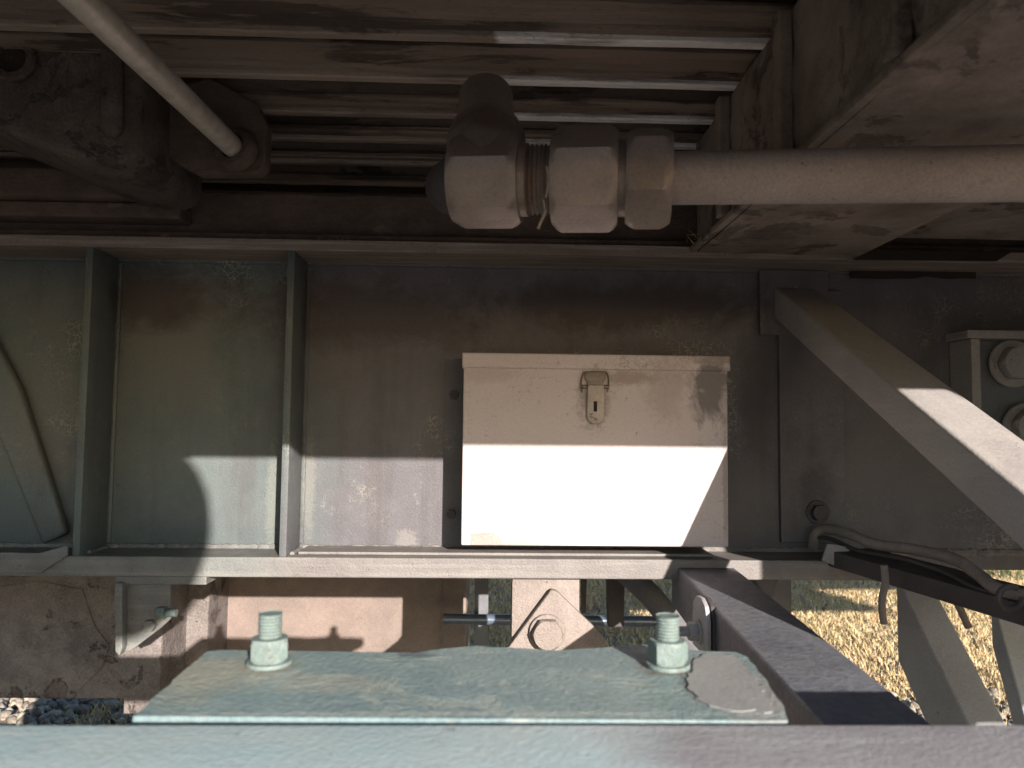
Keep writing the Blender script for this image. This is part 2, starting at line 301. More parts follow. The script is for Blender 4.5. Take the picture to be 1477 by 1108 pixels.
def member(A, C, w, h, bev=.003):
    """rectangular tube from A to C (point = its top left edge, seen from in front), width w along X, height h straight down"""
    A = Vector(A); C = Vector(C)
    return prism([A, A+Vector((w,0,0)), A+Vector((w,0,-h)), A+Vector((0,0,-h))], C-A, bev, 3)
def bolt(parent, pos, axis, R, hl, washer=None, mat='fitting', rot=0.0, stud=None, name='bolt'):
    """hex head on a washer; with a stud: nut with threaded end"""
    pos = Vector(pos); d = Vector(axis).normalized()
    k = 0
    if washer: 
        wo = mesh_obj('washer', lathe(pos, d, [(0, washer*.98), (R*.06, washer), (R*.14, washer), (R*.2, washer*.96)], 28), mat, parent, True); k = R*.2
    h = mesh_obj('hex_nut' if stud else 'bolt_head', hexa(pos+d*k, d, hl, R, rot=rot), mat, parent, True)
    if stud:
        s = mesh_obj('threaded_stud', thread(pos+d*(k+hl), d, stud[1], stud[0], stud[0]*.27, stud[0]*.11), mat, parent, True)

# ---------------------------------------------------------------- the setting: ground
bm = bmesh.new()
n = 90
def gz(x, y): return -H + .012*math.sin(x*2.1+y)*math.cos(y*1.7) + .03*max(0, min(1, (y-3.2)/2))
gv = {}
xs = [-80,-30,-12,-7]+[-5+i*.2 for i in range(51)]+[7,12,30,80]; ys = [-80,-25,-10,-4]+[-2+i*.2 for i in range(46)]+[9,14,30,80,200]
for i, x in enumerate(xs):
    for j, y in enumerate(ys): gv[i, j] = bm.verts.new((x, y, gz(x, y) if abs(x) < 6 and -3 < y < 8 else -H))
for i in range(len(xs)-1):
    for j in range(len(ys)-1): bm.faces.new((gv[i,j], gv[i+1,j], gv[i+1,j+1], gv[i,j+1]))
g = mesh_obj('ground', bm, 'ground', smooth=True); tag(g, kind='structure')
# mesh_obj puts the origin at the lowest point; keep ground where it is

def soup(name, V, Fc, mat, label, cat, kind='stuff'):
    me = bpy.data.meshes.new(name); V = np.asarray(V, float); V[:, 2] += H
    me.vertices.add(len(V)); me.vertices.foreach_set('co', V.ravel())
    k = Fc.shape[1]; me.loops.add(Fc.size); me.loops.foreach_set('vertex_index', Fc.ravel().astype(np.int32))
    me.polygons.add(len(Fc)); me.polygons.foreach_set('loop_start', np.arange(0, Fc.size, k, dtype=np.int32)); me.polygons.foreach_set('loop_total', np.full(len(Fc), k, dtype=np.int32))
    me.update(calc_edges=True); me.materials.append(M[mat]); o = bpy.data.objects.new(name, me); COL.objects.link(o); return tag(o, label, cat, kind=kind)
# ballast stones
ico = bmesh.new(); bmesh.ops.create_icosphere(ico, subdivisions=1, radius=1); iv = np.array([v.co[:] for v in ico.verts]); jf = np.array([[v.index for v in f.verts] for f in ico.faces]); ico.free()
def stones(n, X, Y, s0, s1, lab, name='ballast_gravel', fade=None):
    x = rng.uniform(*X, n); y = rng.uniform(*Y, n); s = rng.uniform(s0, s1, n)
    if fade is not None: s *= np.where(y > fade, .6, 1)
    V = np.repeat(iv[None], n, 0)*rng.uniform(.7, 1.25, (n, 12, 1)); sc = rng.uniform(.6, 1.3, (n, 1, 3)); V = V*sc
    a = rng.uniform(0, 6.28, n); c, d = np.cos(a), np.sin(a); vx = V[..., 0]*c[:, None]-V[..., 1]*d[:, None]; vy = V[..., 0]*d[:, None]+V[..., 1]*c[:, None]
    V[..., 0] = vx; V[..., 1] = vy; V *= s[:, None, None]
    z = np.array([gz(p, q) for p, q in zip(x, y)]) + s*.35 + rng.uniform(-.2, .5, n)*s
    V += np.stack([x, y, z], -1)[:, None]
    Fc = (jf[None]+(np.arange(n)*12)[:, None, None]).reshape(-1, 3)
    return soup(name, V.reshape(-1, 3), Fc, 'stone', lab, 'gravel')
stones(26000, (-3.4, 3.6), (.4, 3.1), .010, .026, 'grey and tan crushed stone ballast under the wagon')
stones(9000, (-1.2, 3.8), (3.3, 5.8), .006, .016, 'scattered small pale pebbles among the dry grass', 'pebbles')
# dry grass
def blades(n, X, Y, hmin, hmax, wid, name, mat, lab, cat, lean=.9, dens=None):
    x = rng.uniform(*X, n); y = rng.uniform(*Y, n)
    if dens is not None: k = dens(x, y) > rng.uniform(0, 1, n); x = x[k]; y = y[k]; n = len(x)
    z = np.array([gz(p, q) for p, q in zip(x, y)])+rng.uniform(0, .012, n); h = rng.uniform(hmin, hmax, n); a = rng.uniform(0, 6.28, n); l = rng.uniform(.1, lean, n)*h*1.6
    b = np.stack([x, y, z], -1); side = np.stack([-np.sin(a), np.cos(a), np.zeros(n)], -1)*(wid*rng.uniform(.6, 1.4, n))[:, None]
    dirn = np.stack([np.cos(a)*l, np.sin(a)*l, h], -1)
    m_ = b+dirn*.55+np.array([0, 0, 1])*(h*.12)[:, None]
    V = np.stack([b-side, b+side, m_+side*.7, m_-side*.7, b+dirn], 1).reshape(-1, 3)
    i = np.arange(n)*5
    T = np.concatenate([np.stack([i, i+1, i+2], -1), np.stack([i, i+2, i+3], -1), np.stack([i+3, i+2, i+4], -1)])
    return soup(name, V, T, mat, lab, cat)
den = lambda x, y: np.clip((y-2.35)/.6+.4*np.sin(x*7+y*4), 0, 1)*(.5+.5*(np.sin(x*5.1+y*3)*np.sin(y*6.3-x*2) > -.35))
blades(190000, (-1.5, 4.2), (2.5, 6.4), .010, .045, .0022, 'dry_grass', 'straw', 'short matted straw coloured grass beyond the track', 'grass', dens=den)
blades(3500, (-1.5, 4.2), (5.3, 6.6), .04, .13, .004, 'green_weeds', 'leaf', 'taller green weeds at the far edge of the dry grass', 'weeds', lean=.5)
def leaves(n, X, Y, s0, s1, mat, name, lab, cat, z0=None, z1=0, zf=None):
    x = rng.uniform(*X, n); y = rng.uniform(*Y, n)
    z = (np.array([gz(p, q) for p, q in zip(x, y)])+rng.uniform(.005, .03, n)) if z0 is None else rng.uniform(z0, z1, n)
    s = rng.uniform(s0, s1, n); A = rng.normal(size=(n, 3)); A[:, 2] *= .5 if z0 is None else 1; A /= np.linalg.norm(A, axis=1)[:, None]
    Bv = np.cross(A, rng.normal(size=(n, 3))); Bv /= np.linalg.norm(Bv, axis=1)[:, None]
    c = np.stack([x, y, z], -1); A *= s[:, None]; Bv *= (s*.45)[:, None]
    V = np.stack([c-A, c+Bv-A*.1, c+A, c-Bv-A*.1], 1).reshape(-1, 3); i = np.arange(n)*4
    return soup(name, V, np.stack([i, i+1, i+2, i+3], -1), mat, lab, cat)
leaves(1400, (-1, 4.2), (3.1, 6), .012, .028, 'leafdry', 'fallen_leaves', 'brown fallen leaves lying on the dry grass', 'leaves')
# hedge far behind
hd = leaves(26000, (-9, 11), (7.2, 8.6), .03, .07, 'leaf', 'hedge', 'dark green hedge mass beyond the grass', 'hedge', z0=-1.1, z1=.9)

# track
def make_rail(y0, lab):
    t = thing('rail', (0, y0, -H), lab, 'rail', 'rails under the wagon')
    pts = [(-.065,0),(.065,0),(.065,.012),(.012,.03),(.010,.10),(.033,.112),(.033,.14),(.026,.146),(-.026,.146),(-.033,.14),(-.033,.112),(-.010,.10),(-.012,.03),(-.065,.012)]
    mesh_obj('rail_section', prism([(-6, y0+a, -H+.02+b) for a, b in pts], (12,0,0), 0), 'rail', t)
make_rail(.765, 'rusty rail running under the near side of the wagon'); make_rail(2.2, 'rusty rail running under the far side of the wagon')

# ---------------------------------------------------------------- centre sill
YW, YF = 1.5, 1.395
sill = thing('centre_sill', (0, YW, -.27), 'long grey steel girder with welded stiffeners and bottom flange behind the toolbox', 'girder')
zt = P(700, 366, YF).z; zt2 = P(700, 350, YF).z
zb_top = P(560, 805, YF).z; zb_bot = P(560, 834, YF).z
X0, X1 = -3.5, 3.5
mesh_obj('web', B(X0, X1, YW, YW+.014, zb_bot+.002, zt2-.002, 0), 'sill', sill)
mesh_obj('top_flange', B(X0, X1, YF, YW+.12, zt, zt2, .002), 'ledge', sill)
XF1 = P(1266, 820, YF).x
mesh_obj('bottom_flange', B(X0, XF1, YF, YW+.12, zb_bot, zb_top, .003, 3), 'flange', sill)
# stepped weld run along the foot of the web
def weld(p0, p1, r, seed, parent=sill, mat='flange'):
    p0 = Vector(p0); p1 = Vector(p1); n = max(3, int((p1-p0).length/.006)); rr = random.Random(seed)
    pts = [p0.lerp(p1, i/n)+Vector((rr.uniform(-1,1), rr.uniform(-1,1), rr.uniform(-1,1)))*r*.12 for i in range(n+1)]
    return mesh_obj('weld_bead', tube(pts, [r*rr.uniform(.8, 1.2) for _ in pts], 7), mat, parent, True)
weld((-1.3, YW, zb_top), (1.3, YW, zb_top), .008, 1)
weld((-1.3, YW, zt), (1.3, YW, zt), .006, 2, mat='sill')
mesh_obj('backing_strip', B(P(430,800,YF+.03).x, P(1028,800,YF+.03).x, YF+.028, YW-.002, zb_top+.0005, zb_top+.006, .002), 'flange', sill)
# stiffeners
for a, bx in ((P(111,600,YF).x, 0), (P(407,600,YF).x, 0), (-1.75, 0), (1.9, 0)):
    a -= 0
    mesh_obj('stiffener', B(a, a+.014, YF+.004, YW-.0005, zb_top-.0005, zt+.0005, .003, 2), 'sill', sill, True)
    if abs(a) < 1.5:
        weld((a+.016, YW-.002, zb_top+.01), (a+.016, YW-.002, zt-.01), .005, int(a*100)+50, mat='sill')
        weld((a+.018, YF+.03, zb_top+.001), (a+.018, YW-.01, zb_top+.001), .005, int(a*100)+51)
# repair plate on the flange at the far left
q = [P(-60, 795, YF), P(60, 797, YF), P(100, 786, YF), P(100, 800, YF), P(62, 826, YF), P(-60, 824, YF)]
o = mesh_obj('repair_plate', prism([Vector((p.x, YF-.001, p.z)) for p in q], (0, -.006, 0), .002), 'flange', sill); 
# web plate on the right with bolt
xp0, xp1 = P(1122, 600, YW).x, P(1215, 600, YW).x
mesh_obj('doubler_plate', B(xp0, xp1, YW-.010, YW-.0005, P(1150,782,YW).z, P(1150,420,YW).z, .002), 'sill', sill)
bolt(sill, (P(1176,738,YW).x, YW-.0105, P(1176,738,YW).z), (0,-1,0), .017, .012, .024, 'darkmetal')
# dark strip painted for the inside of a jagged hole at the upper right of the web
rr = random.Random(5)
pts = [P(1228+i*18, 398+(rr.uniform(0,4)), YW-.02) for i in range(11)]
top = [P(1408-i*18, 392, YW-.02) for i in range(11)]
mesh_obj('torn_strip', prism(pts+top, (0,.006,0), 0), 'dark', sill)
# diagonal rib in the leftmost bay
rb = thing('diagonal_rib', P(60, 760, 1.45), 'slanted flat steel rib in the shaded leftmost bay of the girder', 'rib')
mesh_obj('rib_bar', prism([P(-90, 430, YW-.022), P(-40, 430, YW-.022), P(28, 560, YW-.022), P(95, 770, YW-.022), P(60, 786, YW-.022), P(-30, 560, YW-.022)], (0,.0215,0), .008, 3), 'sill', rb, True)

# brown longitudinal above the sill
lb = thing('longitudinal_bearer', (0, 1.47, P(700,345,1.44).z), 'rust brown longitudinal beam lying on top of the girder flange', 'beam')
zb0, zb1 = zt2+.001, P(700, 287, 1.44).z
bm = bmesh.new(); nx = 120
prof = [(1.44, zb0), (1.437, (zb0+zb1)*.5), (1.44, zb1), (1.60, zb1), (1.60, zb0)]
rr = random.Random(3); rings = []
for i in range(nx+1):
    x = -3+6*i/nx; rings.append([bm.verts.new((x, y+(rr.uniform(-.003,.003) if k < 3 else 0), z+(rr.uniform(-.002,.002) if k == 2 else 0))) for k, (y, z) in enumerate(prof)])
for i in range(nx):
    for k in range(5): bm.faces.new((rings[i][k], rings[i][(k+1) % 5], rings[i+1][(k+1) % 5], rings[i+1][k]))
bm.faces.new(rings[0]); bm.faces.new(rings[-1])
mesh_obj('bearer_face', bm, 'brown', lb)
mesh_obj('edge_strip', B(-3, 3, 1.41, 1.4355, zt2+.001, zt2+.014, .003), 'brown', lb)

# ---------------------------------------------------------------- corrugated floor deck
deck = thing('floor_deck', (0, 1.2, .55), 'ribbed brown steel floor underside overhead with long parallel corrugations', 'floor')
ZD = .55
ye = [PZ(750, y, ZD).y for y in (20, 65, 125, 175, 210)]
far = [ye[1]-.235, ye[1]-.118] + ye[1:]
while far[-1] < 3.0: far.append(far[-1]+.118)
near = ye[1]-.235
while near > .36: near -= .118; far.insert(0, near)
far = [PZ(750, y, ZD).y for y in (65, 125, 175, 212)]
while far[-1] < 3.0: far.append(far[-1]+.128)
while far[0] > .45: far.insert(0, far[0]-.128)
def strip_mesh(prof, x0, x1, nx, amp, seed, zfix):
    bm = bmesh.new(); rr = random.Random(seed); rings = []
    for k in range(nx+1):
        x = x0+(x1-x0)*k/nx; rings.append([bm.verts.new((x, y+rr.uniform(-amp,amp), z+(rr.uniform(-amp,amp) if z < zfix else 0))) for y, z in prof])
    for k in range(nx):
        for q in range(len(prof)): bm.faces.new((rings[k][q], rings[k][(q+1) % len(prof)], rings[k+1][(q+1) % len(prof)], rings[k+1][q]))
    bm.faces.new(rings[0]); bm.faces.new(rings[-1]); return bm
for i, yf in enumerate(far):
    # hollow rib: a wide sole (set back) on a narrower web, a groove, then a proud rounded edge bead
    wd = .094 if yf < 1.1 else .100 if yf < 1.25 else .060 if yf < 1.36 else .045 if yf < 1.5 else .024
    pts = [(yf-wd*.8, .70), (yf-wd*.8, .572), (yf-wd, .566), (yf-wd, .561), (yf-.046, .5585), (yf-.045, .563), (yf-.040, .563), (yf-.037, .5565), (yf-.024, .5560), (yf-.023, .562), (yf-.02, .562), (yf-.02, .70)]
    rb0 = mesh_obj('deck_rib', strip_mesh(pts, -2, 2, 60, .0009, i, .6), 'deck', deck)
    mesh_obj('rib_edge', strip_mesh([(yf-.0195, .565), (yf-.019, .552), (yf-.0165, .550), (yf-.003, .550), (yf, .5525), (yf-.001, .565)], -2, 2, 60, .0006, i+50, .6), 'deckedge', rb0)
wb = thing('wagon_body', (0, 1.65, .62), 'dark painted wagon body side above the underframe, above the view', 'wagon')
mesh_obj('floor_slab', B(-4.5, 4.5, .18, 3.1, .701, .75, .004), 'soot', wb)
ZS = .298
mesh_obj('side_sill', B(-4.5, 4.5, .16, .185, ZS, .70, .003), 'body', wb)
mesh_obj('side_sill', B(-4.5, 4.5, 3.08, 3.10, +.05-.10, .70, .003), 'body', wb)  # lower edge dropped to block light from the far side
mesh_obj('far_longitudinal', B(-4.5, 4.5, 2.0, 2.02, -.25, .40, .003), 'body', wb)  # unseen sheet added to keep far side light off the deck
mesh_obj('body_side', B(-4.5, 4.5, .14, 3.12, .751, 2.4, .01), 'body', wb)

# ---------------------------------------------------------------- cross bearers, right side
cb = thing('cross_bearer', (.54, .9, .34), 'big dusty box shaped cross bearer at the upper right behind the steel pipe', 'beam')
ZB = .338
bm = bmesh.new(); box(bm, .385, .70, .22, 1.375, ZB, .5485); bmesh.ops.recalc_face_normals(bm, faces=bm.faces)
bmesh.ops.subdivide_edges(bm, edges=bm.edges, cuts=7, use_grid_fill=True)
rr = random.Random(2)
for v in bm.verts: v.co += Vector((rr.uniform(-.003,.003), 0, rr.uniform(-.002,.002)))
mesh_obj('box_section', bm, 'bearer', cb, True)
for yy in (1.18, .93, .66):
    mesh_obj('side_rib', B(.366, .3845, yy-.012, yy+.012, ZB+.012, .5485, .003), 'bearer', cb)
mesh_obj('bottom_lip', B(.372, .3845, .22, 1.375, ZB+.0, ZB+.011, .003), 'bearer', cb)
cb2 = thing('outrigger_box', (1.0, .9, .37), 'brown boxed outrigger beside the big cross bearer at the far right', 'beam')
mesh_obj('box_section', B(.704, 1.35, .22, 1.374, .372, .5485, .006), 'bearer', cb2)
p = [P(1232,374,1.385), P(1262,360,1.385), P(1462,362,1.385), P(1440,376,1.385)]
mesh_obj('slot_mouth', prism([Vector((a.x, 1.3925, a.z)) for a in p], (0,-.004,0), 0), 'dark', cb2)  # flat dark sheet painted for the depth of the slot

# ---------------------------------------------------------------- left casting, rod, bracket
lc = thing('brake_casting', P(100, 230, 1.15), 'dark rounded cast housing with a round hole at the upper left', 'casting')
poly = [(-160,-120),(205,-120),(203,180),(200,215),(190,230),(170,236),(130,232),(90,224),(50,208),(0,186),(-60,160),(-160,120)]
mesh_obj('housing', prism([P(a, b, 1.10) for a, b in poly], (0,.25,0), .022, 4), 'casting', lc, True)
poly = [(150,-60),(180,-60),(180,190),(165,205),(150,190)]
mesh_obj('raised_rib', prism([P(a, b, 1.099) for a, b in poly], (0,-.012,0), .006, 3), 'casting', lc, True)
c0 = P(22, 88, 1.099); mesh_obj('hole_rim', lathe(c0, (0,-1,0), [(0,.034),(.006,.034),(.010,.030),(.010,.022),(.001,.021)], 28), 'casting', lc, True)
mesh_obj('hole', lathe(c0+Vector((0,-.0015,0)), (0,-1,0), [(0,.020),(.003,.019)], 24), 'dark', lc)  # dark disc painted for the depth of the hole
lb2 = thing('spacer_bar', P(100, 285, 1.38), 'short dusty brown bar between the rounded housing and the beam on the left', 'bar')
mesh_obj('bar_body', B(-2.4, P(212, 260, 1.36).x, 1.36, 1.432, P(100,284,1.36).z, P(100,240,1.36).z, .012, 3), 'brown', lb2, True)
mesh_obj('bar_foot', B(-2.4, P(262, 260, 1.38).x, 1.38, 1.434, P(100,312,1.38).z, P(100,290,1.38).z, .006, 3), 'brown', lb2, True)
rb_ = thing('rod_bracket', P(345, 250, 1.2), 'square brown bracket with a round boss holding the end of the steel rod', 'bracket')
A = [P(285,250,1.2), P(372,250,1.2), P(383,238,1.2), P(385,182,1.2), P(372,150,1.2), P(300,110,1.2), P(200,150,1.2), P(215,215,1.2)]
mesh_obj('bracket_plate', prism(A, (0,.03,0), .004, 2), 'brown', rb_)
bo = P(343, 218, 1.195); mesh_obj('boss', lathe(bo+Vector((0,.004,0)), (-.25,-1,.15), [(0,.036),(.014,.035),(.020,.030),(.020,.021),(.006,.020)], 28), 'brown', rb_, True)
rd = thing('steel_rod', P(340, 218, 1.19), 'bright bare steel rod slanting down from the upper left corner to a bracket', 'rod')
a0, a1 = P(60, -55, .70), P(338, 214, 1.19)
mesh_obj('rod_shaft', tube([a0+(a0-a1)*.3, a0, a0.lerp(a1,.5), a1], .0172, 28), 'rod', rd, True)

# ---------------------------------------------------------------- pipe with union fittings
pp = thing('air_pipe', P(860, 300, .85), 'dusty steel pipe with two big hex nuts and an elbow overhead', 'pipe')
c = lambda px, py, Y: P(px, py, Y)
pA = P(690, 263, .86); pB = P(985, 257, .84); pC = P(1640, 248, .74)
axis = (P(1477,250,.775)-pB).normalized()
end = pB+axis*1.2
def at(px):       # point on the pipe axis seen in column px
    lo, hi = -.6, .9
    for _ in range(40):
        m_ = (lo+hi)/2; q = pB+axis*m_; v = RC.transposed() @ q; x = 738.5+F*v.x/-v.z
        if x < px: lo = m_
        else: hi = m_
    return pB+axis*lo
mesh_obj('pipe_tube', lathe(at(960), axis, [(0,.0305),(.9,.0305)], 40), 'pipe', pp, True)
def seg(x0, x1): return (at(x1)-at(x0)).length
mesh_obj('union_nut', hexa(at(903), axis, seg(903,968), .0605, ch=.009, rot=math.radians(-30)), 'fitting', pp, True)
mesh_obj('union_nut', hexa(at(798), axis, seg(798,892), .062, ch=.008, rot=math.radians(15)), 'fitting', pp, True)
mesh_obj('collar', lathe(at(888), axis, [(0,.044),(seg(888,906),.044)], 32), 'fitting', pp, True)
mesh_obj('threaded_neck', thread(at(752), axis, seg(752,800), .042, .0055, .004), 'fitting', pp, True)
mesh_obj('neck_sleeve', lathe(at(740), axis, [(0,.043),(.019,.043)], 32), 'fitting', pp, True)
mesh_obj('elbow_body', hexa(at(655), axis, seg(655,752), .057, ch=.010, rot=math.radians(10)), 'fitting', pp, True)
ec = at(702)
mesh_obj('elbow_branch', lathe(ec, (-.02,.52,.85), [(0,.050),(.075,.050),(.088,.047),(.094,.044),(.096,.038),(.17,.036)], 36), 'fitting', pp, True)
mesh_obj('hose_thread', thread(ec+Vector((-.012,.03,.022)), (-.32,.9,.12), .12, .038, .006, .0035), 'darkmetal', pp, True)
# sealing fibres at the thread
for k, pts in enumerate([[(783,288),(786,305),(780,320),(776,330)], [(788,240),(791,262),(787,285)]]):
    mesh_obj('sealing_fibre', tube(spline([P(a, b, .79) for a, b in pts], 4), .0016, 6), 'cable', pp, True)
# straw caught on the ledge
n = 260; base = P(1035, 352, 1.36); V = []; T = []
for i in range(n):
    a = base+Vector((rng.normal(0,.018), rng.uniform(-.02,.01), abs(rng.normal(0,.008)))); d = Vector((rng.normal(0,1), rng.normal(0,.5), rng.normal(0,.6))).normalized()*rng.uniform(.01,.03); s = d.cross(Vector((0,1,0))).normalized()*.0008
    V += [a-s, a+s, a+d]; T.append((3*i, 3*i+1, 3*i+2))
soup('straw_nest', [tuple(v) for v in V], np.array(T), 'straw', 'wisp of dry straw caught on the ledge under the pipe', 'straw')

# ---------------------------------------------------------------- toolbox
YB = YW-.115
tb = thing('toolbox', P(858, 789, YB+.05), 'cream pink metal toolbox with a hinged lid and front latch on the girder', 'toolbox')
bx0, bx1 = P(667,650,YB).x, P(1050,650,YB).x; bz0, bz1 = P(858,788,YB).z, P(858,514,YB).z
mesh_obj('box_body', B(bx0, bx1, YB, YW-.004, bz0, bz1-.003, .003, 3), 'box', tb, True)
lz = P(858, 533, YB-.006).z
mesh_obj('lid', B(bx0-.003, bx1+.004, YB-.006, YW-.006, lz, P(858,511,YB-.006).z, .003, 3), 'box', tb, True)
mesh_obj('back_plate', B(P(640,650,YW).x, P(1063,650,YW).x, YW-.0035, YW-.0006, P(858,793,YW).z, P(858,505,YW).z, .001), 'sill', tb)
for px, py in ((655,570),(651,741)):
    bolt(tb, (P(px,py,YW).x, YW-.0037, P(px,py,YW).z), (0,-1,0), .010, .008, None, 'darkmetal')
# latch
la = mesh_obj('latch_plate', prism([P(a,b,YB-.0006) for a,b in ((840,533),(876,533),(877,562),(871,568),(871,604),(846,604),(846,568),(839,562))], (0,-.0016,0), .0004), 'latch', tb)
yl = YB-.0026
mesh_obj('latch_lever', prism([P(a,b,yl) for a,b in ((847,556),(871,556),(871,603),(868,609),(863,612),(853,611),(848,607),(846,600))], (0,-.007,0), .0018, 3), 'latch', la, True)
mesh_obj('latch_hook', prism([P(a,b,yl) for a,b in ((843,536),(874,536),(874,546),(870,552),(848,552),(843,546))], (0,-.004,0), .0012), 'latchdark', la, True)
mesh_obj('latch_hook', prism([P(a,b,yl) for a,b in ((846,551),(871,551),(868,557),(849,557))], (0,-.0055,0), .001), 'latchdark', la, True)
for px in (843, 874):
    mesh_obj('latch_pin', lathe(P(px-3, 558, yl-.005), (1,0,0), [(0,.004),(.008,.004)], 14), 'latchdark', la, True)
mesh_obj('latch_bail', tube(spline([P(840,566,yl-.003), P(838,556,yl-.003), P(840,543,yl-.003), P(845,537,yl-.003), P(872,537,yl-.003), P(877,543,yl-.003), P(878,556,yl-.003), P(876,566,yl-.003)], 4), .0014, 8), 'latchdark', la, True)
mesh_obj('slot', B(*(lambda a, b: (a.x, b.x, yl-.0078, yl-.0068, b.z, a.z))(P(855.5,579,yl), P(860.5,594,yl)), .0), 'dark', la)
# pale torn sticker remains at the lower left of the box
st = [(679,770),(700,768),(712,769),(722,776),(728,786),(679,786)]
M['sticker'] = metal('old_sticker', (.32,.26,.23), (.27,.22,.19), rough=.8, scale=20)
mesh_obj('sticker_remains', prism([P(a,b,YB-.0004) for a,b in st], (0,-.0008,0), 0), 'sticker', tb)

# ---------------------------------------------------------------- braces on the right
XB = .577
br = thing('diagonal_brace', (XB+.05, 1.45, .2), 'thick square tube brace slanting from the girder down toward the lower right corner', 'brace')
e0, e1 = PX(1178, 465, XB), PX(1477, 712, XB)
dv = (e1-e0); A0 = e0-dv*((e0.y-(YW-.012))/dv.y) if False else e0+dv*((YW-.012-e0.y)/dv.y); A1 = e0+dv*((.56-e0.y)/dv.y)
mesh_obj('tube', member(A0, A1, .084, .065, .006), 'brace', br, True)
weld((XB+.044, YW-.014, A0.z+.001), (XB+.044+.001, YW-.0135, A0.z-.07), .004, 77, br, 'brace')
mesh_obj('end_plate', B(XB-.03, XB+.11, YW-.016, YW-.0105, A0.z-.10, A0.z+.035, .002), 'sill', br)

lbm = thing('outrigger_beam', (.36, 1.0, -.36), 'flat topped blue grey outrigger beam running from under the girder to the near beam', 'beam')
t0, t1 = P(1003, 846, 1.25), P(1190, 1050, .705)
t0 = Vector((t0.x, t0.y, t0.z)); dd = t1-t0; T1 = t0+dd*1.0
T1 = t0+dd*((.505-t0.y)/dd.y); T0 = t0+dd*((1.46-t0.y)/dd.y)
mesh_obj('beam_tube', member(T0, T1, .108, .085, .005), 'outrigger', lbm, True)
# bolted lug on its left flank
lg = t0.lerp(t1, .17)
lug = thing('bolted_lug', lg+Vector((-.01,0,-.03)), 'small rounded double lug plate with bolt on the left flank of the outrigger beam', 'lug')
for k, xx in enumerate((lg.x-.0075, lg.x-.0165)):
    pts = [Vector((xx, lg.y+a_, lg.z+b_)) for a_, b_ in ((-.045,-.075),(-.045,-.02),(-.034,.0),(-.014,.008),(.012,.006),(.030,-.008),(.034,-.03),(.034,-.075))]
    mesh_obj('lug_plate', prism(pts, (.007,0,0), .002), 'legpaint' if k else 'darkmetal', lug, True)
bolt(lug, Vector((lg.x-.0166, lg.y-.005, lg.z-.045)), (-1,0,0), .015, .014, .019, 'legpaint', stud=(.008,.018))

def leg(name, xl, top, bot, w_, h_, label, mat='legpaint'):
    t = thing(name, top, label, 'brace'); dv = bot-top; bot2 = top+dv*1.5
    mesh_obj('leg_bar', member(top, bot2, w_, h_, .005), mat, t, True); return t
XL = .80
l1 = leg('leg_brace', XL, PX(1292,832,XL), PX(1398,1048,XL), .065, .16, 'steep steel strut below the cable tray with its left side in shadow')
XL2 = 1.10
l2 = leg('leg_brace', XL2, PX(1428,850,XL2), PX(1482,1048,XL2), .2, .12, 'wide grey strut at the right edge behind the steeper strut')
# grey vertical plate hanging behind the outrigger beam
hp = thing('hanging_plate', P(1112, 930, 1.62), 'grey vertical hanger plate under the girder between outrigger beam and grass', 'plate')
mesh_obj('plate_body', prism([P(1050,820,1.62), P(1142,820,1.62), P(1141,905,1.62), P(1141,940,1.62), P(1040,940,1.62)], (0,.012,0), .002), 'greybrace', hp)
mesh_obj('plate_rib', prism([P(1085,830,1.55), P(1125,830,1.55), P(1112,868,1.60), P(1105,868,1.61)], (0,.008,0), .001), 'greybrace', hp)

# angle bracket with two hex bolts, far right
ab = thing('angle_bracket', P(1450, 640, 1.30), 'brown angle bracket with two big hex bolts at the right edge', 'bracket')
YA = 1.425
mesh_obj('bracket_shelf', B(P(1362,485,YW).x, P(1362,485,YW).x+.45, YA, YW-.001, P(1420,488,YA).z, P(1420,476,YA).z, .003), 'brace', ab)
mesh_obj('bracket_web', B(P(1405,600,YA).x, P(1418,600,YA).x, YA+.003, YW-.002, P(1410,625,YA).z, P(1420,488.5,YA).z, .002), 'brace', ab)
mesh_obj('back_leaf', B(P(1418.5,600,YA).x, P(1700,600,YA).x, YA+.03, YA+.045, P(1410,625,YA).z, P(1420,488.5,YA).z, .002), 'greybrace', ab)
bolt(ab, P(1458, 525, YA+.026), (0,-1,0), .036, .022, .048, 'brace')
bolt(ab, P(1480, 618, YA+.026), (0,-1,0), .042, .022, .052, 'brace', rot=.3)

# cable tray, cable, hooks
ct = thing('cable_tray', PX(1200, 800, .66), 'dark flat cable tray bar sloping to the right edge under the hose', 'bar')
u0, u1 = P(1192, 793, 1.40), P(1477, 872, 1.0)
n_ = (u1-u0).normalized()
mesh_obj('tray_bar', prism([u0, u0+Vector((.09,.0,.004)), u0+Vector((.09,0,-.004)), u0+Vector((.0,0,-.030))], (u1-u0)*1.5, .002), 'darkmetal', ct)
mesh_obj('tray_end', prism([P(1184,808,1.385), P(1192,784,1.385), P(1232,790,1.385), P(1245,808,1.385), P(1218,822,1.385)], (0,-.006,0), .001), 'brace', ct)
for pts in ([(1275,815),(1277,840),(1272,868),(1275,900)], [(1372,858),(1383,875),(1397,905)]):
    mesh_obj('hook_rod', tube(spline([P(a,b,1.22) for a,b in pts],5), .0058, 10), 'cable', ct, True)
cbx = thing('hose', P(1200, 770, 1.42), 'dusty rubber hose lying along the cable tray to the right edge', 'hose')
path = [P(1172,790,1.47), P(1176,770,1.46), P(1192,763,1.44), P(1225,770,1.38), P(1262,785,1.32), P(1320,793,1.24), P(1375,806,1.16), P(1410,828,1.10), P(1440,850,1.05), P(1490,862,1.0), P(1560,880,.95)]
mesh_obj('hose_body', tube(spline(path, 8), .0095, 14), 'cable', cbx, True)
